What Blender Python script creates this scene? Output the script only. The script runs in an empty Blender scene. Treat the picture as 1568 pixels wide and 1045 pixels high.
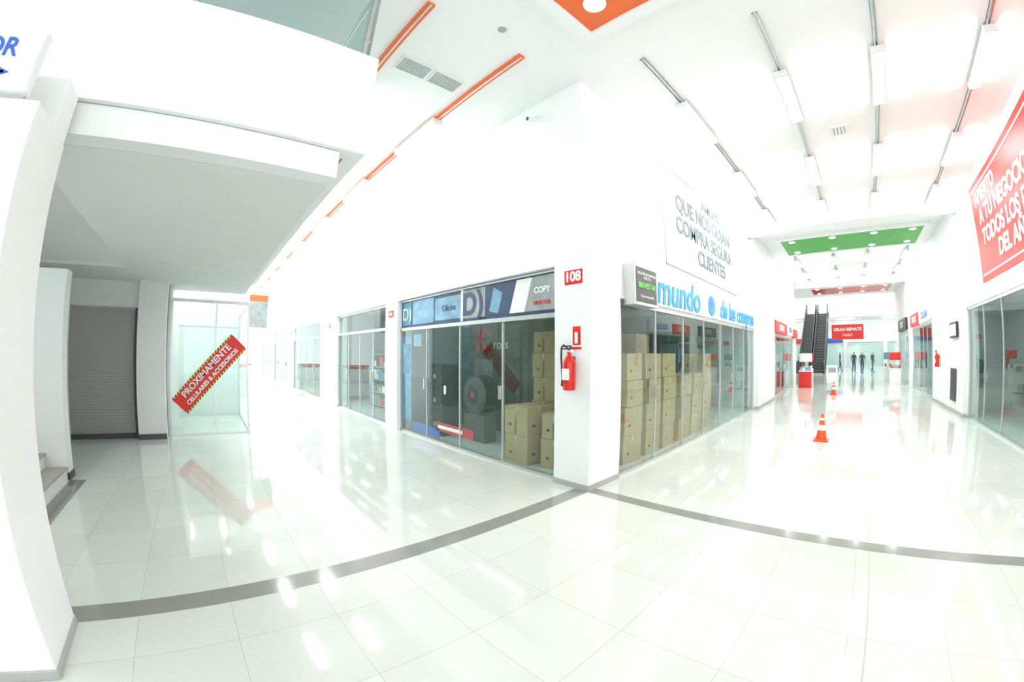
import bpy, bmesh, math, random
import numpy as np
from mathutils import Vector, Matrix
random.seed(7)
S=bpy.context.scene
COL=S.collection
ZC=5.2; XC=-2.585; YC=3.62; XR=3.2

# ---------------- materials ----------------
def new_mat(name):
    m=bpy.data.materials.new(name); m.use_nodes=True
    return m, m.node_tree, m.node_tree.nodes['Principled BSDF']
def pmat(name,col,rough=0.5,metal=0.0,emit=0.0,var=0.03,scale=6.0,bump=0.0,spec=0.5,ecol=None):
    m,nt,b=new_mat(name)
    tc=nt.nodes.new('ShaderNodeTexCoord'); n=nt.nodes.new('ShaderNodeTexNoise'); n.inputs['Scale'].default_value=scale
    n.inputs['Detail'].default_value=2
    nt.links.new(tc.outputs['Object'],n.inputs['Vector'])
    mx=nt.nodes.new('ShaderNodeMix'); mx.data_type='RGBA'
    mx.inputs[6].default_value=(*[max(0,c*(1-var)) for c in col],1); mx.inputs[7].default_value=(*[min(1,c*(1+var)) for c in col],1)
    nt.links.new(n.outputs['Fac'],mx.inputs[0]); nt.links.new(mx.outputs[2],b.inputs['Base Color'])
    b.inputs['Roughness'].default_value=rough; b.inputs['Metallic'].default_value=metal
    b.inputs['Specular IOR Level'].default_value=spec
    if emit>0:
        b.inputs['Emission Color'].default_value=(*(ecol or col),1); b.inputs['Emission Strength'].default_value=emit
    return m
def glass_mat(name,tint):
    m=bpy.data.materials.new(name); m.use_nodes=True; nt=m.node_tree; nt.nodes.clear()
    o=nt.nodes.new('ShaderNodeOutputMaterial'); t=nt.nodes.new('ShaderNodeBsdfTransparent'); g=nt.nodes.new('ShaderNodeBsdfGlossy')
    t.inputs[0].default_value=(*tint,1); g.inputs['Roughness'].default_value=0; g.inputs[0].default_value=(.93,1,1,1)
    ge=nt.nodes.new('ShaderNodeNewGeometry'); ma=nt.nodes.new('ShaderNodeMath'); ma.operation='MULTIPLY_ADD'
    nt.links.new(ge.outputs['Backfacing'],ma.inputs[0]); ma.inputs[1].default_value=1/1.7-1.7; ma.inputs[2].default_value=1.7
    f=nt.nodes.new('ShaderNodeFresnel'); nt.links.new(ma.outputs[0],f.inputs[0])
    mx=nt.nodes.new('ShaderNodeMixShader'); nt.links.new(f.outputs[0],mx.inputs[0]); nt.links.new(t.outputs[0],mx.inputs[1]); nt.links.new(g.outputs[0],mx.inputs[2])
    nt.links.new(mx.outputs[0],o.inputs[0]); return m
def floor_mat():
    m,nt,b=new_mat('polished_porcelain_tile')
    tc=nt.nodes.new('ShaderNodeTexCoord')
    mp=nt.nodes.new('ShaderNodeMapping'); mp.inputs['Location'].default_value=(0.37,0.03,0)
    nt.links.new(tc.outputs['Object'],mp.inputs[0])
    br=nt.nodes.new('ShaderNodeTexBrick'); br.offset=0.0; br.squash=1
    br.inputs['Scale'].default_value=1.0; br.inputs['Brick Width'].default_value=0.6; br.inputs['Row Height'].default_value=0.6
    br.inputs['Mortar Size'].default_value=0.002; br.inputs['Mortar Smooth'].default_value=0.2
    br.inputs['Color1'].default_value=(0.71,0.75,0.695,1); br.inputs['Color2'].default_value=(0.66,0.70,0.645,1); br.inputs['Mortar'].default_value=(0.48,0.49,0.44,1)
    nt.links.new(mp.outputs[0],br.inputs[0])
    n=nt.nodes.new('ShaderNodeTexNoise'); n.inputs['Scale'].default_value=60; n.inputs['Detail'].default_value=3
    nt.links.new(tc.outputs['Object'],n.inputs['Vector'])
    mx=nt.nodes.new('ShaderNodeMix'); mx.data_type='RGBA'; mx.blend_type='MULTIPLY'; mx.inputs[0].default_value=0.10
    nt.links.new(br.outputs['Color'],mx.inputs[6]); nt.links.new(n.outputs['Color'],mx.inputs[7])
    nt.links.new(mx.outputs[2],b.inputs['Base Color'])
    b.inputs['Roughness'].default_value=0.055; b.inputs['IOR'].default_value=1.55
    return m
M={}
M['floor']=floor_mat()
M['white']=pmat('white_wall_paint',(0.86,0.875,0.87),0.6,var=0.01,scale=30)
M['ceil']=pmat('white_ceiling_paint',(0.88,0.89,0.89),0.8,var=0.01)
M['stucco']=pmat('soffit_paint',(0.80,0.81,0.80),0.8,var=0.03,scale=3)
M['stripe']=pmat('grey_granite_inlay',(0.26,0.265,0.245),0.12,var=0.12,scale=80)
M['base']=pmat('grey_baseboard',(0.42,0.43,0.41),0.4)
M['dark']=pmat('dark_grey',(0.09,0.09,0.09),0.5)
M['black']=pmat('black_plastic',(0.02,0.02,0.022),0.4)
M['alu']=pmat('brushed_aluminium',(0.62,0.64,0.64),0.35,metal=0.7)
M['steel']=pmat('stainless_steel',(0.6,0.6,0.6),0.25,metal=1.0)
M['orange']=pmat('orange_paint',(0.84,0.15,0.03),0.5)
M['red']=pmat('red_print',(0.72,0.025,0.02),0.45)
M['redp']=pmat('red_enamel',(0.66,0.015,0.012),0.25)
M['green']=pmat('green_paint',(0.06,0.36,0.05),0.5)
M['blue']=pmat('blue_print',(0.03,0.12,0.55),0.4)
M['cyan']=pmat('cyan_print',(0.015,0.30,0.60),0.4)
M['navy']=pmat('navy_print',(0.03,0.06,0.14),0.4,var=0.8,scale=5)
M['teal']=pmat('teal_print',(0.05,0.24,0.40),0.4,var=0.6,scale=4)
M['lblue']=pmat('pale_blue_print',(0.18,0.36,0.52),0.4,var=0.6,scale=5)
M['grey']=pmat('grey_print',(0.32,0.36,0.36),0.4,var=0.4,scale=5)
M['olive']=pmat('dark_olive_display',(0.14,0.16,0.12),0.5,var=0.6,scale=3)
M['wprint']=pmat('white_print',(0.85,0.86,0.85),0.5)
M['yellow']=pmat('yellow_print',(0.85,0.62,0.05),0.5)
M['lgreen']=pmat('green_print',(0.2,0.62,0.15),0.5)
M['cone']=pmat('orange_rubber',(0.90,0.10,0.02),0.45)
M['card']=pmat('corrugated_cardboard',(0.52,0.38,0.21),0.85,var=0.1,scale=8)
M['tape']=pmat('packing_tape',(0.58,0.46,0.30),0.3)
M['shutter']=pmat('grey_steel_shutter',(0.48,0.48,0.48),0.6)
M['step']=pmat('beige_stair_tread',(0.48,0.45,0.38),0.5)
M['intw']=pmat('shop_interior_paint',(0.36,0.46,0.42),0.7)
M['shelf']=pmat('shelf_grey_green',(0.30,0.37,0.33),0.6)
M['glass']=glass_mat('shopfront_glass',(0.80,0.92,0.90))
M['kglass']=glass_mat('kiosk_glass',(0.88,0.95,0.93))
M['rail_glass']=glass_mat('railing_glass',(0.66,0.77,0.74))
M['tube']=pmat('lamp_diffuser',(1,1,1),0.5,emit=50,ecol=(.96,1,0.985))
M['down']=pmat('downlight_diffuser',(1,1,1),0.5,emit=6,ecol=(1,1,1))
M['slamp']=pmat('led_panel',(1,1,1),0.5,emit=5.5,ecol=(1,1,0.98))
M['faint']=pmat('grey_lettering',(0.20,0.25,0.26),0.7,spec=0.1)
M['fframe']=pmat('pale_grey_border',(0.27,0.30,0.30),0.7,spec=0.1)
M['skin']=pmat('skin',(0.45,0.26,0.18),0.5)
M['hair']=pmat('hair_black',(0.02,0.015,0.01),0.6)
M['jean']=pmat('denim',(0.06,0.09,0.18),0.8)
M['shirt1']=pmat('shirt_red',(0.55,0.05,0.05),0.8)
M['shirt2']=pmat('shirt_dark',(0.05,0.06,0.08),0.8)

# ---------------- mesh builder ----------------
class B:
    def __init__(s,name): s.n=name; s.v=[]; s.f=[]; s.mi=[]; s.m=[]; s.sm=[]
    def _m(s,k):
        if k not in s.m: s.m.append(k)
        return s.m.index(k)
    def raw(s,vs,fs,k,smooth=False):
        o=len(s.v); s.v+= [tuple(v) for v in vs]; i=s._m(k)
        for f in fs: s.f.append([o+a for a in f]); s.mi.append(i); s.sm.append(smooth)
        return s
    def box(s,x0,x1,y0,y1,z0,z1,k,mat=None):
        x0,x1=sorted((x0,x1)); y0,y1=sorted((y0,y1)); z0,z1=sorted((z0,z1))
        vs=[Vector(p) for p in [(x0,y0,z0),(x1,y0,z0),(x1,y1,z0),(x0,y1,z0),(x0,y0,z1),(x1,y0,z1),(x1,y1,z1),(x0,y1,z1)]]
        if mat: vs=[mat@v for v in vs]
        return s.raw(vs,[(0,3,2,1),(4,5,6,7),(0,1,5,4),(1,2,6,5),(2,3,7,6),(3,0,4,7)],k)
    def px(s,x,y0,y1,z0,z1,k): return s.raw([(x,y0,z0),(x,y1,z0),(x,y1,z1),(x,y0,z1)],[(0,1,2,3)],k)
    def py(s,x0,x1,y,z0,z1,k): return s.raw([(x0,y,z0),(x1,y,z0),(x1,y,z1),(x0,y,z1)],[(0,1,2,3)],k)
    def cyl(s,p0,p1,r,k,r2=None,seg=16,smooth=True):
        p0=Vector(p0);p1=Vector(p1); r2=r if r2 is None else r2
        d=(p1-p0).normalized(); a=d.orthogonal().normalized(); b=d.cross(a)
        vs=[];
        for i in range(seg):
            t=2*math.pi*i/seg; e=a*math.cos(t)+b*math.sin(t); vs+=[p0+e*r,p1+e*r2]
        fs=[(2*i,(2*i+2)%(2*seg),(2*i+3)%(2*seg),2*i+1) for i in range(seg)]
        s.raw(vs,fs,k,smooth)
        s.raw([vs[2*i] for i in range(seg)],[tuple(reversed(range(seg)))],k)
        s.raw([vs[2*i+1] for i in range(seg)],[tuple(range(seg))],k)
        return s
    def tube(s,pts,r,k,seg=8):
        for a,b in zip(pts[:-1],pts[1:]): s.cyl(a,b,r,k,seg=seg)
        return s
    def prism(s,pts,axis,a0,a1,k):
        n=len(pts)
        def mk(p,a): return {'x':(a,p[0],p[1]),'y':(p[0],a,p[1]),'z':(p[0],p[1],a)}[axis]
        vs=[mk(p,a0) for p in pts]+[mk(p,a1) for p in pts]
        fs=[tuple(range(n)),tuple(range(2*n-1,n-1,-1))]+[(i,i+n,(i+1)%n+n,(i+1)%n) for i in range(n)]
        return s.raw(vs,fs,k)
    def build(s,bevel=0,loc=None,parent=None):
        me=bpy.data.meshes.new(s.n); me.from_pydata(s.v,[],s.f)
        for k in s.m: me.materials.append(M[k])
        me.polygons.foreach_set('material_index',s.mi); me.polygons.foreach_set('use_smooth',s.sm)
        bm=bmesh.new(); bm.from_mesh(me); bmesh.ops.recalc_face_normals(bm,faces=bm.faces); bm.to_mesh(me); bm.free()
        ob=bpy.data.objects.new(s.n,me); COL.objects.link(ob)
        if loc: ob.location=loc
        if parent: ob.parent=parent
        if bevel:
            md=ob.modifiers.new('bevel','BEVEL'); md.width=bevel; md.segments=2; md.limit_method='ANGLE'
        return ob
def wall(name,*a): return B(name).box(*a).build()
R90=math.pi/2
def text(body,loc,facing,size,k,parent=None,roll=0,ext=0.002,align='CENTER',sx=1.0,bold=0.0,shear=0,name='lettering'):
    c=bpy.data.curves.new(name,'FONT'); c.body=body; c.size=size; c.align_x=align; c.align_y='CENTER'; c.extrude=ext
    c.offset=bold; c.shear=shear; c.space_line=0.95
    c.materials.append(M[k]); ob=bpy.data.objects.new(name,c); COL.objects.link(ob)
    z={'-y':0,'+x':R90,'-x':-R90,'+y':math.pi}[facing]
    ob.matrix_world=Matrix.Translation(loc)@Matrix.Rotation(z,4,'Z')@Matrix.Rotation(R90,4,'X')@Matrix.Rotation(roll,4,'Z')@Matrix.Diagonal((sx,1,1,1))
    if parent: 
        ob.parent=parent; ob.matrix_parent_inverse=Matrix.Translation(parent.location).inverted()
    return ob

# ---------------- shell ----------------
X0=-30; X1=9; Y0=-6; Y1=52
B('floor').box(X0-14,X1+5,Y0,Y1,-0.1,0,'floor').build()
b=B('trim_floor_inlay')
b.box(-2.77,-2.58,-1.25,3.60,0,0.0015,'stripe'); b.box(-2.58,XR+3,3.60,3.77,0,0.0015,'stripe')
b.box(-5.75,-2.6,-1.92,-1.70,0,0.0015,'stripe')
b.box(0.335,0.345,-6,28,0,0.001,'base')
b.build()
YH=28.5; YW=22.2
wall('ceiling',X0,X1,Y0,YH,ZC,ZC+0.15,'ceil'); wall('ceiling_atrium',-12,14,YH,Y1,9,9.15,'ceil'); wall('wall_atrium_south',-12,14,YH-0.15,YH,ZC+0.15,9,'ceil')

wall('wall_north',X0,-3.12,YC,YC+0.2,2.70,ZC,'white')
for x0,x1 in [(-8.0,-7.4),(-13.4,-11.6),(-19.0,-18.3),(-24.6,-23.9),(-30,-29.3)]:
    wall('pillar',x0,x1,YC,YC+0.35,0,2.70,'white')
B('pillar_corner').box(-3.12,XC,YC-0.004,4.28,0,ZC,'white').box(-3.125,XC+0.006,YC-0.012,4.285,0,0.07,'base').build()
wall('wall_west',XC-0.2,XC,4.28,YW,2.32,ZC,'white')
wall('pillar',XC-0.35,XC,21.0,YW,0,2.32,'white')
wall('wall_shop_end',-7.6,XC-.36,YW-.1,YW,0,ZC,'white')
B('pillar').box(XC-.2,XC+0.12,11.9,14.8,0,ZC,'white').box(XC,XC+0.135,11.885,14.815,0,0.09,'base').build()
wall('wall_east',XR,XR+0.2,3.6,YH,2.64,ZC,'white')
for y0,y1 in [(3.6,4.2),(21.8,23.0),(27.4,YH)]: wall('pillar',XR,XR+0.35,y0,y1,0,2.64,'white')
B('pillar').box(XR-.10,XR+.3,11.9,16.2,0,ZC,'white').box(XR-.115,XR,11.885,16.215,0,0.09,'base').build()

# shop interiors
wall('wall_shop_interior',-7.75,-7.65,3.97,12,0,3,'intw')
wall('wall_shop_interior',-7.65,-2.95,11.99,12.05,0,3,'intw')
wall('wall_shop_interior',-30,-7.75,8.0,8.1,0,3,'intw')
for x in (-12.5,-18.6,-24.2): wall('wall_shop_interior',x-.05,x+.05,3.98,8,0,3,'intw')
wall('wall_shop_interior',-7.6,-7.5,14.8,YW-.1,0,3,'intw'); wall('wall_shop_interior',-7.5,-2.95,14.7,14.8,0,3,'intw')
wall('wall_shop_interior',8,8.1,3.6,28,0,3,'intw')
for y in (3.7,14,22.4): wall('wall_shop_interior',3.56,8,y,y+.1,0,3,'intw')
wall('ceiling_shop_interior',-30,-2.8,3.83,8.1,2.9,3.0,'ceil'); wall('ceiling_shop_interior',-7.7,-2.8,8.1,YW-.12,2.9,3.0,'ceil'); wall('ceiling_shop_interior',3.41,8.1,3.6,28,2.9,3.0,'ceil')
def shop_lamp(x,y):
    sx,sy=1.5,.3
    b=B('shop_ceiling_light'); b.box(-sx/2,sx/2,-sy/2,sy/2,-0.03,0.0,'wprint'); b.box(-sx/2+.03,sx/2-.03,-sy/2+.03,sy/2-.03,-0.036,-0.03,'slamp')
    b.build(loc=(x,y,2.9))
for x,y in [(-5.4,4.6),(-4.2,9),(-10,5.6),(-15.5,5.6),(-21,5.6),(-5,17.5),(5.6,6.5),(5.6,9.5),(5.6,18.5),(5.6,25)]: shop_lamp(x,y)

def front_x(x0,x1,y,zt,band,n,name='glass_shopfront'):
    b=B(name)
    b.py(x0,x1,y,0.04,band-0.03,'glass')
    b.box(x0,x1,y-0.03,y+0.04,0,0.04,'alu'); b.box(x0,x1,y-0.03,y+0.04,band-0.03,band+0.03,'alu')
    b.box(x0,x0+.04,y-0.03,y+.04,0,band,'alu'); b.box(x1-.04,x1,y-0.03,y+.04,0,band,'alu')
    for i in range(1,n):
        x=x0+(x1-x0)*i/n; b.box(x-.012,x+.012,y-0.01,y+.02,0.04,band-.03,'alu')
    for i in range(1,n,2):
        x=x0+(x1-x0)*i/n; b.box(x-.05,x-.02,y-0.05,y-.01,0.95,1.15,'steel')
    return b
b=front_x(-7.4,-3.125,YC+0.10,2.70,2.10,4); y=YC+.102
b.box(-7.34,-6.95,y,y+.004,.25,1.95,'teal'); b.box(-7.30,-7.0,y-.003,y,1.2,1.8,'lblue'); b.box(-6.9,-5.9,y,y+.004,.08,.26,'blue'); b.box(-6.0,-4.9,y,y+.004,.22,.38,'red'); b.box(-5.95,-5.2,y-.003,y,.27,.33,'wprint'); b.box(-6.85,-6.55,y,y+.004,1.75,1.98,'lblue'); b.box(-5.75,-5.68,y-.003,y,.9,1.05,'wprint')
b.build()
xs=[(-11.6,-8.0),(-18.3,-13.4),(-23.9,-19.0),(-29.3,-24.6)]
for a,c in xs:
    b=front_x(a,c,YC+0.10,2.70,2.15,4); b.py(a+.04,c-.04,YC+.10,2.18,2.65,'glass'); b.box(a,c,YC+.07,YC+.14,2.65,2.70,'alu'); b.build()
def front_y(y0,y1,x,zt,n,name='glass_shopfront'):
    b=B(name)
    b.px(x,y0,y1,0.04,zt-0.06,'glass')
    b.box(x-.035,x+.035,y0,y1,0,0.04,'alu'); b.box(x-.035,x+.035,y0,y1,zt-0.07,zt,'alu')
    b.box(x-.035,x+.035,y0,y0+.04,0,zt,'alu'); b.box(x-.035,x+.035,y1-.04,y1,0,zt,'alu')
    for i in range(1,n):
        y=y0+(y1-y0)*i/n; b.box(x-.015,x+.015,y-.012,y+.012,0.04,zt-.06,'alu')
        if i%2: b.box(x-.04,x+.04,y-.06,y-.03,0.95,1.15,'steel')
    return b
front_y(4.29,11.89,XC-0.06,2.32,7).build()
front_y(14.81,21.0,XC-0.06,2.32,5).build()
for y0,y1 in [(4.2,11.89),(16.21,21.8),(23,27.4)]: front_y(y0,y1,XR+0.06,2.64,6).build()

# ---- sign band of corner shop ----
b=B('shop_sign_band'); y=YC+0.10
b.box(-7.38,-3.14,y,y+.03,2.14,2.69,'navy')
def pan(x0,x1,k,z0=2.18,z1=2.64): b.box(x0,x1,y-.006,y,z0,z1,k)
pan(-7.34,-6.95,'teal'); pan(-6.9,-6.1,'lblue'); pan(-6.05,-5.25,'lblue',2.2,2.6); pan(-5.18,-4.6,'grey'); pan(-4.55,-3.9,'navy'); pan(-3.85,-3.2,'grey')
b.raw([(-4.05,y-.008,2.18),(-3.75,y-.008,2.18),(-3.6,y-.008,2.64),(-3.9,y-.008,2.64)],[(0,1,2,3)],'wprint')
b.raw([(-4.5,y-.008,2.25),(-4.3,y-.008,2.2),(-4.2,y-.008,2.5),(-4.4,y-.008,2.6)],[(0,1,2,3)],'lblue')
b.box(-5.24,-5.18,y-.01,y,2.14,2.68,'wprint'); b.box(-7.38,-3.14,y-.02,y,2.66,2.69,'alu')
sb=b.build()
text('D',(-5.0,y-.01,2.39),'-y',0.5,'navy',sb,bold=.015); text(')',(-4.72,y-.01,2.41),'-y',0.5,'navy',sb,bold=.015)
text('D)',(-7.14,y-.01,2.39),'-y',0.36,'wprint',sb); text('COPY',(-3.42,y-.01,2.45),'-y',0.11,'wprint',sb,bold=.004); text('Oficina',(-5.6,y-.01,2.4),'-y',0.15,'navy',sb)
text('PRINTER',(-3.42,y-.01,2.28),'-y',0.08,'redp',sb)

# ---- interior display of corner shop ----
b=B('display_wall_panel'); b.box(-7.55,-4.6,5.3,5.38,0,2.8,'olive'); b.box(-7.5,-7.1,5.27,5.3,0.1,2.3,'teal'); b.box(-6.9,-6.3,5.27,5.3,0.9,1.5,'grey')
dw=b.build()
text('K',(-6.62,5.26,1.88),'-y',0.62,'redp',dw,bold=.035); text('ross',(-6.0,5.26,1.80),'-y',0.28,'wprint',dw); text('COPY',(-7.0,5.26,2.3),'-y',0.16,'wprint',dw)
def speaker(x,y,w,h,n):
    b=B('loudspeaker'); b.box(-w/2,w/2,-.2,.2,0,h,'black')
    r=w*0.4
    for i in range(n):
        z=h*(i+.5)/n
        b.cyl((0,-.2,z),(0,-.215,z),r,'dark',seg=24); b.cyl((0,-.215,z),(0,-.216,z),r*.85,'black',r2=r*.5,seg=24); b.cyl((0,-.21,z),(0,-.23,z),r*.3,'grey',seg=16)
    return b.build(bevel=.01,loc=(x,y,0))
speaker(-6.55,4.25,.42,1.4,3); speaker(-7.1,4.5,.34,1.0,2)
b=B('round_subwoofer'); b.cyl((0,-.14,.86),(0,.14,.86),.36,'black',seg=32); b.cyl((0,-.14,.86),(0,-.16,.86),.33,'dark',r2=.26,seg=32); b.cyl((0,-.16,.86),(0,-.17,.86),.16,'black',r2=.12,seg=24); b.cyl((0,-.17,.86),(0,-.18,.86),.05,'redp',seg=16); b.box(-.3,.3,-.14,.14,0,.5,'dark'); b.build(loc=(-5.65,4.45,0))
def boxes(name,x,y,dims,rot=0):
    b=B(name); 
    for (dx,dy,z,w,d,h) in dims:
        m=Matrix.Translation((dx,dy,z))@Matrix.Rotation(random.uniform(-.06,.06),4,'Z')
        b.box(-w/2,w/2,-d/2,d/2,0.003,h-.003,'card',m)
        b.box(-.025,.025,-d/2-.001,d/2+.001,h-.12,h-.002,'tape',m); b.box(-.025,.025,-d/2,d/2,0.002,h-.001,'tape',m)
        b.box(-w/2-.001,w/2+.001,-.025,.025,h-.12,h-.001,'tape',m)
        b.box(-w*.3,-w*.3+.06,-d/2-.0015,-d/2,h*.3,h*.3+.04,'dark',m); b.box(w/2,w/2+.0015,-d*.3,-d*.3+.06,h*.3,h*.3+.04,'dark',m)
    return b.build(bevel=.006,loc=(x,y,0))
st=[(0,0,0,.5,.5,.42),(0,0,.42,.52,.5,.42),(0.02,0,.84,.5,.48,.38),(0,0,1.22,.5,.5,.4),(.01,0,1.62,.48,.48,.36)]
boxes('cardboard_box_stack',-4.1,4.15,[(0,0,0,.48,.5,.42),(0,0,.42,.5,.5,.42)])
boxes('cardboard_box_stack',-3.45,4.25,[(0,0,0,.5,.5,.42),(0,0,.42,.46,.5,.36)])
boxes('cardboard_box_stack',-4.3,4.95,st[:5])
boxes('cardboard_box_stack',-3.7,4.95,st[:5])
boxes('cardboard_box_stack',-3.1,5.1,st[:4]); boxes('cardboard_box_stack',-3.1,5.75,st[:4]); boxes('cardboard_box_stack',-3.12,6.4,st[:4]); boxes('cardboard_box_stack',-3.1,7.1,st[:3]); boxes('cardboard_box_stack',-3.75,6.6,st[:5])
boxes('cardboard_box_stack',-3.1,7.75,st[:3]); boxes('cardboard_box_stack',-3.15,8.5,st[:4])

def shelf(x,y,w,ax='x',n=4,h=1.9,name='merchandise_shelf',pal=('grey','lblue','teal','red','black','shelf','navy','card','wprint')):
    b=B(name); d=.4
    m=Matrix.Identity(4) if ax=='x' else Matrix.Rotation(R90,4,'Z')
    b.box(-w/2,-w/2+.03,-d/2,d/2,0,h,'shelf',m); b.box(w/2-.03,w/2,-d/2,d/2,0,h,'shelf',m)
    for i in range(n+1):
        z=.05+(h-.08)*i/n; b.box(-w/2,w/2,-d/2,d/2,z,z+.03,'shelf',m)
        if i<n:
            for dd in (-1,1):
                u=-w/2+.06
                while u<w/2-.25:
                    ww=random.uniform(.08,.24); hh=random.uniform(.12,(h/n)*.75)
                    ya,yb=(-d/2+.02,-.02) if dd<0 else (.0,d/2-.03)
                    b.box(u,u+ww,ya,yb,z+.03,z+.03+hh,random.choice(pal),m); u+=ww+.04
    return b.build(loc=(x,y,0))
for x in (-9.2,-10.8,-14.4,-16.6,-20.4,-22.5): shelf(x,4.9,1.4,h=1.6)
for i,y in enumerate((5.2,6.8,8.4,10.0,11.2,17,19,24,26)): shelf(4.6 if i%2 else 5.6,y,1.3,'y',n=3,h=1.3)
for y in (9.6,10.9,16,18,20): shelf(-4.0,y,1.2,'y')

# ---- corner pillar items ----
b=B('shop_number_sign'); b.box(-.13,.13,-.012,0,-.085,.085,'redp'); b.box(-.115,.115,-.014,-.012,-.07,.07,'red'); sn=b.build(loc=(-2.82,YC-.004,2.52))
text('108',(-2.82,YC-.022,2.52),'-y',0.16,'wprint',sn,bold=.006)
for x in (-7.7,-12.3,-18.65):
    b=B('shop_number_sign'); b.box(-.11,.11,-.012,0,-.07,.07,'redp'); b.box(-.06,.06,-.014,-.012,-.03,.03,'wprint'); b.build(loc=(x,YC-.001,2.45))
b=B('fire_extinguisher_sign'); b.box(-.1,.1,-.006,0,-.15,.15,'wprint'); b.box(-.035,.08,-.008,-.006,-.09,.13,'red'); b.cyl((.02,-.009,-.07),(.02,-.009,.06),.02,'wprint'); b.box(-.09,.09,-.008,-.006,-.14,-.11,'red'); b.build(loc=(-2.80,YC-.004,1.80))
def extinguisher(loc,facing=0):
    b=B('fire_extinguisher')
    r=.072
    prof=[(0,.03),(r*.9,.03),(r,.05),(r,.34),(r*.9,.38),(r*.5,.42),(.025,.44),(.025,.47)]
    seg=24
    vs=[];fs=[]
    for (rr,z) in prof:
        for i in range(seg): t=2*math.pi*i/seg; vs.append((rr*math.cos(t),-r-.02+rr*math.sin(t),z))
    for j in range(len(prof)-1):
        for i in range(seg): fs.append((j*seg+i,j*seg+(i+1)%seg,(j+1)*seg+(i+1)%seg,(j+1)*seg+i))
    b.raw(vs,fs,'redp',True); c=-r-.02
    b.cyl((0,c,.46),(0,c,.50),.02,'steel'); b.box(-.1,.03,c-.012,c+.012,.50,.515,'black'); b.box(-.09,.03,c-.012,c+.012,.53,.545,'black'); b.cyl((.03,c,.48),(.05,c,.48),.02,'wprint')
    pts=[(0.02,c,.48),(-.05,c-.04,.55),(-.1,c-.02,.52),(-.12,c,.40),(-.11,c,.27),(-.10,c,.14)]
    b.tube(pts,.011,'black'); b.cyl((-.10,c,.16),(-.10,c,.07),.012,'black',r2=.02)
    b.box(-.045,.045,c-r-.003,c-r+.02,.15,.28,'wprint'); b.box(-.03,.03,-.02,0,.3,.42,'steel')
    o=b.build(loc=loc); o.rotation_euler=(0,0,facing); return o
extinguisher((-2.82,YC-.005,1.16))
extinguisher((XR-.105,15.0,1.1),-R90)
b=B('security_camera'); b.cyl((0,0,0),(0,-.05,0),.035,'wprint'); b.cyl((0,-.05,0),(0,-.1,-.05),.012,'wprint'); b.cyl((0,-.06,-.07),(-.03,-.2,-.1),.035,'wprint'); b.cyl((-.03,-.2,-.1),(-.031,-.205,-.101),.028,'black'); b.build(loc=(-3.35,YC,4.95))

# ---- right face signs ----
b=B('lightbox_sign'); b.box(XC,XC+.17,4.36,5.02,2.24,2.78,'alu'); b.box(XC+.17,XC+.175,4.40,4.98,2.28,2.74,'dark'); lb=b.build(bevel=.01)
text('NOS PREOCUPAMOS\nPOR TU',(XC+.18,4.69,2.63),'+x',0.055,'wprint',lb); text('BIENESTAR',(XC+.18,4.69,2.50),'+x',0.10,'lgreen',lb,bold=.003); text('Usa tu mascarilla',(XC+.18,4.69,2.36),'+x',0.055,'wprint',lb)
b=B('shop_name_sign'); b.box(XC,XC+.02,5.1,11.8,2.33,2.86,'wprint'); ms=b.build()
text('mundo',(XC+.025,6.22,2.57),'+x',0.66,'cyan',ms,bold=.012,shear=.15,ext=.01)
text('de las compras',(XC+.025,10.05,2.55),'+x',0.54,'cyan',ms,bold=.015,shear=.15,ext=.01)
b=B('logo_globe'); b.cyl((XC+.02,7.85,2.57),(XC+.04,7.85,2.57),.20,'cyan',seg=32); b.cyl((XC+.04,7.80,2.62),(XC+.045,7.80,2.62),.1,'blue',seg=24); b.build(parent=ms)
b=B('wall_banner'); b.box(XC,XC+.015,5.7,9.95,3.03,4.85,'wprint'); 
for a in [(5.7,5.72,3.03,4.85),(9.93,9.95,3.03,4.85),(5.7,9.95,3.03,3.05),(5.7,9.95,4.83,4.85)]: b.box(XC+.015,XC+.02,*a,'fframe')
wb=b.build()
text('AMIGOS',(XC+.022,8.2,4.62),'+x',0.30,'faint',wb,bold=.006); text('QUE NOS GUIAN',(XC+.022,7.9,4.26),'+x',0.42,'faint',wb,bold=.01); text('COMPRA SEGURA',(XC+.022,7.9,3.84),'+x',0.42,'faint',wb,bold=.01); text('CLIENTES',(XC+.022,8.1,3.42),'+x',0.42,'faint',wb,bold=.01)

# ---- right wall banner ----
b=B('wall_banner'); b.box(XR-.02,XR,4.4,10.2,2.98,4.98,'red'); b.box(XR-.024,XR-.02,4.5,10.1,3.10,3.13,'wprint'); b.box(XR-.024,XR-.02,4.5,10.1,4.84,4.87,'wprint')
rb=b.build()
text('ABIERTO',(XR-.026,9.9,4.62),'-x',0.36,'wprint',rb,align='LEFT',bold=.015,shear=.15)
text('A TU NEGOCIO',(XR-.026,9.8,4.24),'-x',0.42,'wprint',rb,align='LEFT',bold=.015,shear=.15)
text('TODOS LOS DIAS',(XR-.026,9.8,3.82),'-x',0.42,'wprint',rb,align='LEFT',bold=.015,shear=.15)
text('DEL AÑO',(XR-.026,8.9,3.42),'-x',0.42,'wprint',rb,align='LEFT',bold=.015,shear=.15)
b=B('blade_sign'); b.box(XR-.17,XR-.12,12.4,13.2,1.95,2.35,'black'); b.box(XR-.175,XR-.17,12.45,13.15,2.0,2.3,'wprint'); b.box(XR-.12,XR-.1,12.7,12.9,2.1,2.2,'black'); b.build()
b=B('door_service'); b.box(XR-.14,XR-.117,12.7,13.3,.3,1.15,'dark'); b.box(XR-.145,XR-.14,12.75,13.25,.35,1.1,'black'); b.build()

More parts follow.
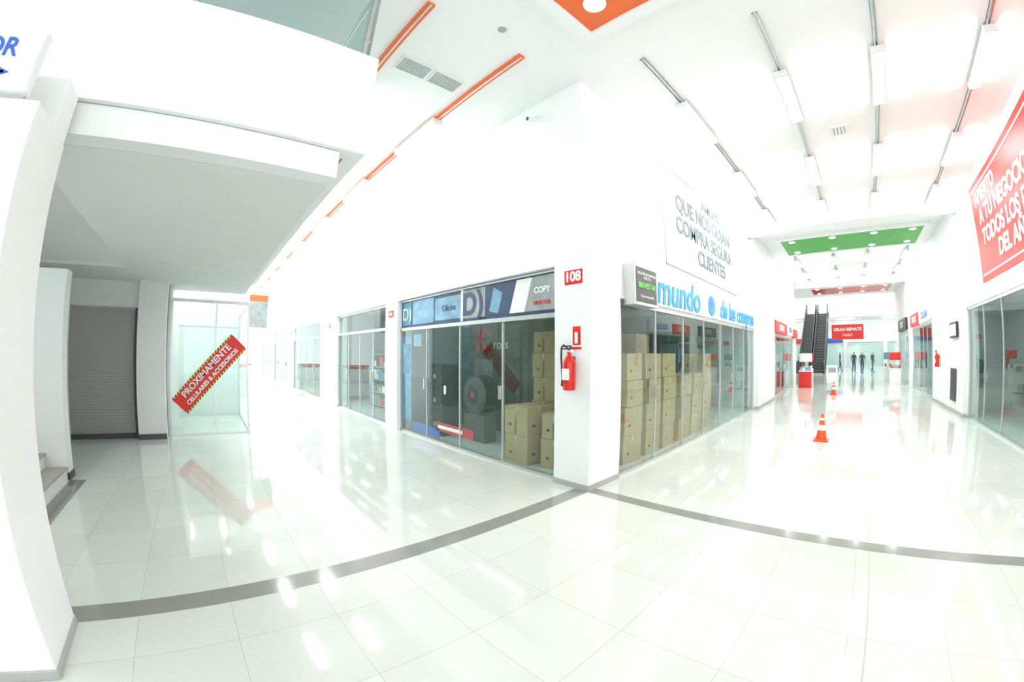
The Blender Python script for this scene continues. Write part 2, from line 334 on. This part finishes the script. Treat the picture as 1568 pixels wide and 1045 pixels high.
def sign_y(x,y0,y1,z0,z1,k,t='',tk='wprint',f='+x'):
    b=B('shop_name_sign'); s=1 if f=='+x' else -1
    b.box(x,x+.12*s,y0,y1,z0,z1,k); o=b.build()
    if t: text(t,(x+.125*s,(y0+y1)/2,(z0+z1)/2),f,(z1-z0)*.7,tk,o,bold=.01)
sign_y(XC,15.0,18.0,2.35,2.8,'red','OFERTAS'); sign_y(XC,18.3,20.0,2.4,2.85,'wprint','MODA','blue'); sign_y(XC,20.3,21.9,2.35,2.75,'red')
sign_y(XR,16.4,19,2.7,3.2,'wprint','CELULAR','blue','-x'); sign_y(XR,19.3,21.5,2.7,3.2,'red','TECNO','wprint','-x'); sign_y(XR,23.2,26.5,2.7,3.3,'black','SPORT','wprint','-x')
def stand(x,y,k,k2):
    b=B('display_stand'); b.box(-.3,.3,-.25,.25,0,.75,k); b.box(-.32,.32,-.27,.27,.75,.79,'wprint'); b.box(-.03,.03,.1,.14,.79,1.5,'alu'); b.box(-.3,.3,.08,.16,1.2,1.6,k2)
    for i in range(4): b.box(-.26+i*.14,-.16+i*.14,-.15,0,.79,.95,random.choice(['lblue','wprint','grey','red']))
    b.build(bevel=.008,loc=(x,y,0))
stand(-1.95,20.6,'red','wprint'); stand(-2.1,23.4,'wprint','red'); stand(2.6,24.0,'wprint','red'); stand(2.6,27.6,'wprint','lblue')

# ---- ceiling panels ----
def panel(name,x0,x1,y0,y1,k,lights):
    b=B(name); f=.14
    b.box(x0-f,x1+f,y0-f,y0,ZC-.10,ZC,'ceil'); b.box(x0-f,x1+f,y1,y1+f,ZC-.10,ZC,'ceil'); b.box(x0-f,x0,y0,y1,ZC-.10,ZC,'ceil'); b.box(x1,x1+f,y0,y1,ZC-.10,ZC,'ceil')
    b.box(x0,x1,y0,y1,ZC-.07,ZC,k)
    for (x,y) in lights:
        b.cyl((x,y,ZC-.07),(x,y,ZC-.085),.12,'wprint',seg=24); b.cyl((x,y,ZC-.085),(x,y,ZC-.09),.10,'down',seg=24)
    return b.build()
panel('ceiling_panel',-1.89,2.6,1.1,2.93,'orange',[(-1.61,2.62),(.4,2.62),(2.3,2.62),(-1.61,1.4),(2.3,1.4),(.4,1.4)])
gl=[(x,y) for x in (-1.5,-.2,1.1,2.3) for y in (13.5,15.0)]
panel('ceiling_panel',-1.85,2.62,13.2,15.3,'green',gl)
panel('ceiling_panel',-1.85,2.62,24.2,26.6,'redp',[(x,y) for x in (-1.5,-.2,1.1,2.3) for y in (24.5,26.2)])
B('trim_ceiling_beam').box(XC,XR,11.4,11.88,ZC-.22,ZC,'ceil').build()
B('trim_ceiling_beam').box(XC,XR,22.6,23.0,ZC-.22,ZC,'ceil').build()

# ---- ceiling lamps ----
def lamp_mesh():
    b=B('ceiling_light'); L=.63
    b.box(-L,L,-.085,.085,-.035,0,'wprint')
    a,c,z0,z1=.085,.06,-.035,-.085; l=L-.02
    v=[(-l,-a,z0),(l,-a,z0),(l,-c,z1),(-l,-c,z1),(-l,a,z0),(l,a,z0),(l,c,z1),(-l,c,z1)]
    b.raw(v,[(0,1,2,3),(4,7,6,5),(3,2,6,7),(0,3,7,4),(1,5,6,2)],'tube')
    b.box(-L-.01,-L+.02,-.09,.09,-.09,0,'wprint'); b.box(L-.02,L+.01,-.09,.09,-.09,0,'wprint')
    return b
lamp0=None
def lamp(x,y,rot):
    global lamp0
    if lamp0 is None: lamp0=lamp_mesh().build(); o=lamp0
    else: o=bpy.data.objects.new('ceiling_light',lamp0.data); COL.objects.link(o)
    o.location=(x,y,ZC-.04); o.rotation_euler=(0,0,rot)
rows=[-1.72,-.28,1.0,2.45]
for i,x in enumerate(rows):
    b=B('ceiling_rail')
    for (a,c) in [(3.75,11.4),(15.5,22.6)]:
        b.box(x-.03,x-.012,a,c,ZC-.04,ZC,'alu'); b.box(x+.012,x+.03,a,c,ZC-.04,ZC,'alu'); b.box(x-.03,x+.03,a,c,ZC-.012,ZC,'alu')
    b.build()
    for y in (5.5,8.25,10.7,16.9,19.7,21.9): lamp(x,y,R90)
for y,xe in ((2.73,-29),(1.44,-29),(.15,-29),(-1.2,-29)):
    xs0=-2.78 if y>1 else -10
    b=B('ceiling_rail'); b.box(xe,xs0,y-.045,y+.045,ZC-.035,ZC,'orange'); b.box(xe,xs0,y-.012,y+.012,ZC-.042,ZC-.035,'alu'); b.build()
    x=-5.25
    while x>-29:
        if x<xs0: lamp(x,y,0)
        x-=2.7
b=B('air_vent')
for y0 in (1.62,2.10):
    b.box(-3.95,-3.68,y0,y0+.44,ZC-.02,ZC,'wprint')
    for i in range(7): b.box(-3.93+i*.035,-3.915+i*.035,y0+.02,y0+.42,ZC-.026,ZC-.02,'grey')
b.build()
b=B('air_vent'); b.box(.2,.5,6.75,7.05,ZC-.02,ZC,'wprint'); 
for i in range(4): b.box(.24+i*.06,.26+i*.06,6.78,7.02,ZC-.026,ZC-.02,'grey')
b.build()
B('smoke_detector').cyl((0,0,0),(0,0,-.03),.07,'wprint').cyl((0,0,-.03),(0,0,-.05),.05,'grey',r2=.03).build(loc=(-2.6,2.25,ZC))

# ---------------- mezzanine / recess left ----------------
b=B('mezzanine_slab')
b.box(-9.2,-2.79,-1.4,.72,2.83,3.05,'stucco'); b.box(-9.2,-7.0,-6,-1.4,2.83,3.05,'stucco'); b.box(-3.5,-2.79,-6,-1.4,2.83,3.05,'stucco')
b.box(-9.2,-2.73,-1.4,.79,3.055,3.10,'white')
b.build()
B('wall_mezzanine_parapet').box(-2.72,-2.57,-6,.92,3.045,3.95,'white').box(-9.2,-2.72,.80,.92,3.045,3.95,'white').build()
wall('trim_mezzanine_beam',-2.785,-2.62,-1.4,.74,2.83,3.04,'white')
b=B('glass_railing')
b.px(-2.65,-6,.86,3.98,4.95,'rail_glass'); b.py(-9.2,-2.65,.85,3.98,4.95,'rail_glass')
for y in (.80,-.55,-1.9,-3.2):
    b.cyl((-2.62,y,3.95),(-2.62,y,5.0),.022,'steel')
    for z in (4.15,4.75): b.cyl((-2.66,y,z),(-2.60,y,z),.03,'steel')
for x in (-2.75,-4.2,-5.6,-7): b.cyl((x,.87,3.95),(x,.87,5.0),.022,'steel')
b.cyl((-2.62,-6,5.0),(-2.62,.87,5.0),.025,'steel'); b.cyl((-9.2,.87,5.0),(-2.62,.87,5.0),.025,'steel'); b.box(-2.66,-2.63,-6,.87,3.955,3.99,'dark'); b.build()
B('pillar_stair').box(-2.57,-2.06,-1.9,-1.03,0,2.72,'white').box(-2.565,-2.35,-1.9,-1.035,2.72,3.03,'white').box(-2.575,-2.05,-1.9,-1.022,0,.06,'base').build(bevel=.006)
b=B('direction_sign'); b.box(-2.075,-2.03,-2.15,-1.10,2.74,3.07,'wprint'); b.box(-2.03,-2.028,-1.12,-1.10,2.74,3.07,'alu'); b.cyl((-2.09,-1.13,2.72),(-2.09,-1.13,3.02),.008,'steel'); ds=b.build()
text('ASCENSOR',(-2.026,-1.60,2.975),'+x',0.15,'blue',ds,bold=.002,sx=.95); 
b=B('arrow'); b.box(-2.03,-2.026,-1.75,-1.27,2.83,2.845,'blue'); b.prism([(-1.34,2.80),(-1.24,2.8375),(-1.34,2.875)],'x',-2.03,-2.026,'blue'); b.build(parent=ds)
wall('wall_recess_lintel',-8.7,-8.38,-2.7,-1.37,2.36,2.83,'white')
B('pillar').box(-8.7,-8.22,-1.36,-.83,0,2.83,'white').box(-8.22,-8.205,-1.36,-.83,0,.10,'dark').build()
B('wall_stairwell').box(-5.98,-5.76,-6,-1.93,0,2.55,'white').box(-5.985,-5.755,-6,-1.915,0,.09,'dark').build()
wall('wall_stairwell_north',-8.7,-8.45,-6,-2.71,0,2.83,'stucco')
wall('wall_south',-9.2,-2.57,-6.1,-6,0,ZC,'stucco')
b=B('roller_shutter')
b.box(-8.6,-8.5,-2.69,-1.37,0,2.35,'shutter')
for i in range(46): z=.02+i*.05; b.box(-8.5,-8.492,-2.69,-1.44,z,z+.04,'shutter')
b.box(-8.5,-8.40,-1.44,-1.37,0,2.35,'dark'); b.box(-8.5,-8.385,-2.69,-1.44,0,.08,'dark'); b.build()
b=B('staircase'); n=14
for i in range(n):
    y1=-1.95-.28*i; b.box(-5.75,-3.3,y1-.28,y1,0,.17*(i+1)-.03,'white'); b.box(-5.75,-3.3,y1-.28,y1+.02,.17*(i+1)-.03,.17*(i+1),'step')
b.build()
b=B('stair_flight_soffit'); b.prism([(-6.9,2.87),(-3.55,4.6),(-3.55,4.8),(-6.9,3.05)],'y',-3.4,-1.42,'stucco'); b.build()
b=B('glass_kiosk')
b.px(-8.445,-.76,.78,.04,2.55,'kglass'); b.box(-8.48,-8.42,-.76,.78,0,.04,'alu'); b.box(-8.48,-8.42,-.76,.78,2.52,2.58,'alu')
for y in (-.76,.10,.74): b.box(-8.47,-8.43,y,y+.035,0,2.55,'alu')
b.py(-11,-8.45,.775,.04,2.55,'kglass'); b.box(-11,-8.45,.755,.795,2.52,2.58,'alu'); b.box(-11,-8.45,.755,.795,0,.04,'alu'); b.box(-11,-10.96,.74,.78,0,2.55,'alu')
b.box(-11,-10.95,-.76,.74,0,2.55,'wprint'); b.box(-11,-8.5,-.82,-.76,0,2.82,'wprint')
b.px(-9.89,-.7,.7,0,2.15,'kglass'); b.box(-9.92,-9.86,-.7,.7,2.12,2.16,'alu')
b.build()
b=B('diagonal_banner'); b.box(-.85,.85,-.21,.21,0,.006,'red')
for s in (-1,1):
    b.box(-.85,.85,s*.21-.035*(s>0),s*.21+.035*(s<0),.006,.008,'yellow')
    for i in range(24):
        u=-.85+i*.071; yb=min(s*.21,s*.175); b.raw([(u,yb,.009),(u+.03,yb,.009),(u+.055,yb+.035,.009),(u+.025,yb+.035,.009)],[(0,1,2,3)],'black')
o=b.build(); o.matrix_world=Matrix.Translation((-8.415,.0,1.18))@Matrix.Rotation(R90,4,'Z')@Matrix.Rotation(R90,4,'X')@Matrix.Rotation(math.radians(47),4,'Z')
for body,dy,sz in (('PROXIMAMENTE',.075,.175),('CELULARES & ACCESORIOS',-.085,.115)):
    c=bpy.data.curves.new('lettering','FONT'); c.body=body; c.size=sz; c.align_x='CENTER'; c.align_y='CENTER'; c.extrude=.001; c.offset=.004; c.materials.append(M['wprint'])
    t=bpy.data.objects.new('lettering',c); COL.objects.link(t); t.parent=o; t.location=(0,dy,.012)
b=B('hanging_sign'); b.box(-13.03,-12.97,1.18,1.75,3.15,3.35,'orange'); b.box(-13.03,-12.97,1.18,1.75,2.35,3.15,'grey'); b.cyl((-13,1.25,3.35),(-13,1.25,ZC),.01,'steel'); b.cyl((-13,1.68,3.35),(-13,1.68,ZC),.01,'steel'); b.build()
def counter(x,y):
    b=B('promotion_counter'); b.box(-.4,.4,-.7,.7,.0,.9,'wprint'); b.box(-.45,.45,-.75,.75,.9,.94,'red'); b.box(.4,.41,-.5,.5,.75,.85,'red'); b.build(bevel=.02,loc=(x,y,0))
counter(-21,-.2); counter(-24,1.6)
for x in (-14,-20,-26): wall('pillar',x-.3,x+.3,-1.7,-1.1,0,ZC,'white')

# ---------------- cones ----------------
def cone(x,y):
    b=B('traffic_cone'); h=.50; r0=.105; r1=.022
    def r(z): return r0+(r1-r0)*(z-.03)/(h-.03)
    b.box(-.14,.14,-.14,.14,0,.03,'cone')
    for z0,z1,k in [(.03,.2,'cone'),(.2,.3,'wprint'),(.3,.38,'cone'),(.38,.43,'wprint'),(.43,h,'cone')]:
        b.cyl((0,0,z0),(0,0,z1),r(z0),k,r2=r(z1),seg=24)
    b.build(loc=(x,y,0))
cone(-.42,8.1); cone(-.5,17.3)
b=B('information_stand'); b.box(-.2,.2,-.15,.15,0,.04,'grey'); b.box(-.03,.03,-.03,.03,.04,.9,'alu'); b.box(-.22,.22,-.04,.0,.35,1.1,'wprint'); b.box(-.16,.16,-.045,-.04,.8,1.0,'grey'); b.build(loc=(-.62,18.6,0))

# ---------------- escalator ----------------
def escalator(x0,y0=35.0):
    b=B('escalator'); w=1.15; H=5.6; run=9.0; ya=y0+1.2; yb=ya+run; ye=yb+1.2
    for xx in (x0,x0+w-.16):
        b.prism([(y0,0),(ya,0),(ya+.6,0),(yb+.2,H-.5),(ye,H-.5),(ye,H+.1),(yb,H+.15),(ya,.2),(y0,.15)],'x',xx,xx+.16,'black')
        xm=xx+.07
        b.prism([(y0,.15),(ya,.2),(yb,H+.15),(ye,H+.1),(ye,H+.9),(yb,H+.95),(ya,.95),(y0,.9)],'x',xm,xm+.02,'dark')
        pts=[(xm+.01,y0,.2),(xm+.01,y0-.2,.4),(xm+.01,y0-.2,.75),(xm+.01,y0,.95),(xm+.01,ya,1.0),(xm+.01,yb,H+1.0),(xm+.01,ye,H+.95)]
        b.tube(pts,.045,'black')
    b.box(x0+.16,x0+w-.16,y0-.1,ya,0,.02,'steel')
    n=24
    for i in range(n):
        y=ya+run*i/n; zz=H*(i+1)/n; b.box(x0+.16,x0+w-.16,y,y+run/n+.02,zz-H/n-.15,zz,'dark'); b.box(x0+.16,x0+w-.16,y-.005,y+.02,zz-.025,zz+.002,'grey')
    b.box(x0+.16,x0+w-.16,yb,ye,H-.2,H,'steel')
    return b.build()
escalator(-4.1); escalator(-2.9)
wall('floor_upper',-12,14,46.5,Y1,5.3,5.58,'ceil')
wall('wall_far',-12,14,Y1,Y1+.2,0,9,'white'); wall('wall_atrium_west',-12.2,-12,YW,Y1,0,9,'white'); wall('wall_atrium_east',14,14.2,YH,Y1,0,9,'white')
b=B('glass_railing'); b.py(-1.5,10,46.55,5.6,6.5,'rail_glass'); b.cyl((-1.5,46.55,6.52),(10,46.55,6.52),.03,'steel'); b.build()
b=B('hanging_banner'); b.box(-1.05,1.25,32,32.03,2.55,3.6,'red'); b.cyl((-.9,32.015,3.6),(-.9,32.015,9),.01,'steel'); b.cyl((1.1,32.015,3.6),(1.1,32.015,9),.01,'steel'); hb=b.build()
text('GRAN REMATE',(.1,31.99,3.25),'-y',.3,'wprint',hb,bold=.01); text('PASEO',(.1,31.99,2.85),'-y',.25,'wprint',hb)
cols=['red','blue','wprint','wprint','red']
for i in range(5):
    x=-9+i*4.6
    b=B('glass_shopfront'); b.py(x,x+4,51.9,.04,2.6,'glass'); b.box(x,x+4,51.85,51.95,2.6,2.7,'alu'); b.box(x-.05,x,51.85,51.95,0,2.7,'alu'); b.box(x+4,x+4.05,51.85,51.95,0,2.7,'alu'); b.box(x,x+4,51.93,51.96,0,2.6,'wprint'); b.box(x,x+4,51.8,51.9,2.8,3.3,cols[i]); b.build()
# atrium lamps, hung above the ground floor and below the upper gallery
b=B('ceiling_light_strip')
for x in (-7,-3,1,5,9):
    for y in (31,35,39,43,47.5): b.box(x-.12,x+.12,y-1.2,y+1.2,8.93,9,'tube')
b.build()
b=B('ceiling_light_strip')
for x in (-6,0,5): b.box(x-1,x+1,49,49.15,5.22,5.3,'tube')
b.build()

# ---------------- people (far) ----------------
def person(loc,rot,top,stride=.18,h=1.68):
    s=h/1.7
    J=[(0,0,.95,.14,.10),(0,0,1.12,.13,.095),(0,0,1.32,.16,.105),(0,0,1.43,.10,.08),(0,0,1.50,.055,.055),(0,-.01,1.58,.08,.09),(0,-.01,1.68,.07,.08),
       (-.09,0,.88,.09,.09),(-.10,-stride*.5,.50,.06,.062),(-.10,-stride*.8+.06,.10,.042,.045),(-.10,-stride-.1,.03,.04,.03),
       (.09,0,.88,.09,.09),(.10,stride*.3-.04,.50,.06,.062),(.10,stride,.10,.042,.045),(.10,stride-.15,.03,.04,.03),
       (-.19,0,1.40,.055,.055),(-.24,.03,1.14,.042,.042),(-.25,-.05,.90,.03,.028),(-.25,-.07,.83,.035,.018),
       (.19,0,1.40,.055,.055),(.24,.02,1.14,.042,.042),(.25,-.07,.90,.03,.028),(.25,-.09,.83,.035,.018)]
    E=[(0,1),(1,2),(2,3),(3,4),(4,5),(5,6),(0,7),(7,8),(8,9),(9,10),(0,11),(11,12),(12,13),(13,14),(3,15),(15,16),(16,17),(17,18),(3,19),(19,20),(20,21),(21,22)]
    me=bpy.data.meshes.new('tmp'); me.from_pydata([(j[0]*s,j[1]*s,j[2]*s) for j in J],E,[])
    ob=bpy.data.objects.new('tmp',me); COL.objects.link(ob)
    ob.modifiers.new('skin','SKIN'); 
    for i,j in enumerate(J): me.skin_vertices[0].data[i].radius=(j[3]*s,j[4]*s)
    me.skin_vertices[0].data[0].use_root=True
    sd=ob.modifiers.new('sub','SUBSURF'); sd.levels=2; sd.render_levels=2
    dg=bpy.context.evaluated_depsgraph_get(); m2=bpy.data.meshes.new_from_object(ob.evaluated_get(dg))
    bpy.data.objects.remove(ob)
    for k in ('skin',top,'jean','hair','black'): m2.materials.append(M[k])
    for p in m2.polygons:
        c=p.center/s; p.use_smooth=True
        if c.z>1.66 or (c.z>1.56 and c.y>.02): i=3
        elif c.z>1.46: i=0
        elif c.z>.96 and abs(c.x)<.215: i=1
        elif abs(c.x)>.17 and c.z>1.2: i=1
        elif abs(c.x)>.19: i=0
        elif c.z<.08: i=4
        else: i=2
        p.material_index=i
    o=bpy.data.objects.new('person',m2); COL.objects.link(o); o.location=loc; o.rotation_euler=(0,0,rot)
    b=B('face_and_fingers')
    for sx in (-.028,.028): b.cyl((sx*s,-.088*s,1.61*s),(sx*s,-.098*s,1.61*s),.008,'black',seg=8)
    b.cyl((0,-.085*s,1.60*s),(0,-.112*s,1.575*s),.008,'skin',r2=.012,seg=8); b.box(-.02,.02,-.096*s,-.08*s,1.545*s,1.552*s,'redp')
    for sg,yy in ((-1,-.07),(1,-.09)):
        for i in range(4): b.cyl((sg*.25*s+(i-1.5)*.005,(yy-.02+i*.015)*s,.82*s),(sg*.25*s,(yy-.03+i*.015)*s,(.75+.01*abs(i-1.5))*s),.009,'skin',r2=.007,seg=6)
        b.cyl((sg*.24*s,(yy-.03)*s,.85*s),(sg*.23*s,(yy-.06)*s,.79*s),.01,'skin',r2=.008,seg=6)
    b.build(parent=o)
person((1.2,34.5,0),.3,'shirt2'); person((.6,36.5,0),2.5,'shirt2',.1); person((-.6,40,0),1.6,'shirt2'); person((2.2,38,0),1.0,'shirt2'); person((-2.4,25,0),-1.0,'shirt1',.12)

# ---------------- light ----------------
w=bpy.data.worlds.new('world'); S.world=w; w.use_nodes=True
bg=w.node_tree.nodes['Background']; bg.inputs[0].default_value=(0.92,0.985,1,1); bg.inputs[1].default_value=2.7
S.view_settings.view_transform='Standard'

# ---------------- camera ----------------
yaw,P,roll=math.radians(47.09),math.radians(1.99),math.radians(.2)
f=Vector((-math.sin(yaw)*math.cos(P),math.cos(yaw)*math.cos(P),math.sin(P)))
r=Vector((math.cos(yaw),math.sin(yaw),0)); u=r.cross(f)
r2=r*math.cos(roll)+u*math.sin(roll); u2=-r*math.sin(roll)+u*math.cos(roll)
cam=bpy.data.cameras.new('camera'); co=bpy.data.objects.new('camera',cam); COL.objects.link(co)
mw=Matrix.Identity(4)
for i in range(3): mw[i][0]=r2[i]; mw[i][1]=u2[i]; mw[i][2]=-f[i]
mw[2][3]=1.6; co.matrix_world=mw
cam.sensor_width=36; cam.sensor_height=24; cam.sensor_fit='HORIZONTAL'; cam.lens=15
cam.type='PANO'
F=596/1568*36
t=np.linspace(0.01,1.45,200); rr=F*(t+.068*t**3)
A=np.stack([rr,rr**2,rr**3,rr**4],1); k=[float(v) for v in np.linalg.lstsq(A,t,rcond=None)[0]]
cam.panorama_type='FISHEYE_LENS_POLYNOMIAL'; cam.fisheye_fov=math.radians(180)
cam.fisheye_polynomial_k0=0; cam.fisheye_polynomial_k1=-k[0]; cam.fisheye_polynomial_k2=-k[1]; cam.fisheye_polynomial_k3=-k[2]; cam.fisheye_polynomial_k4=-k[3]
S.camera=co
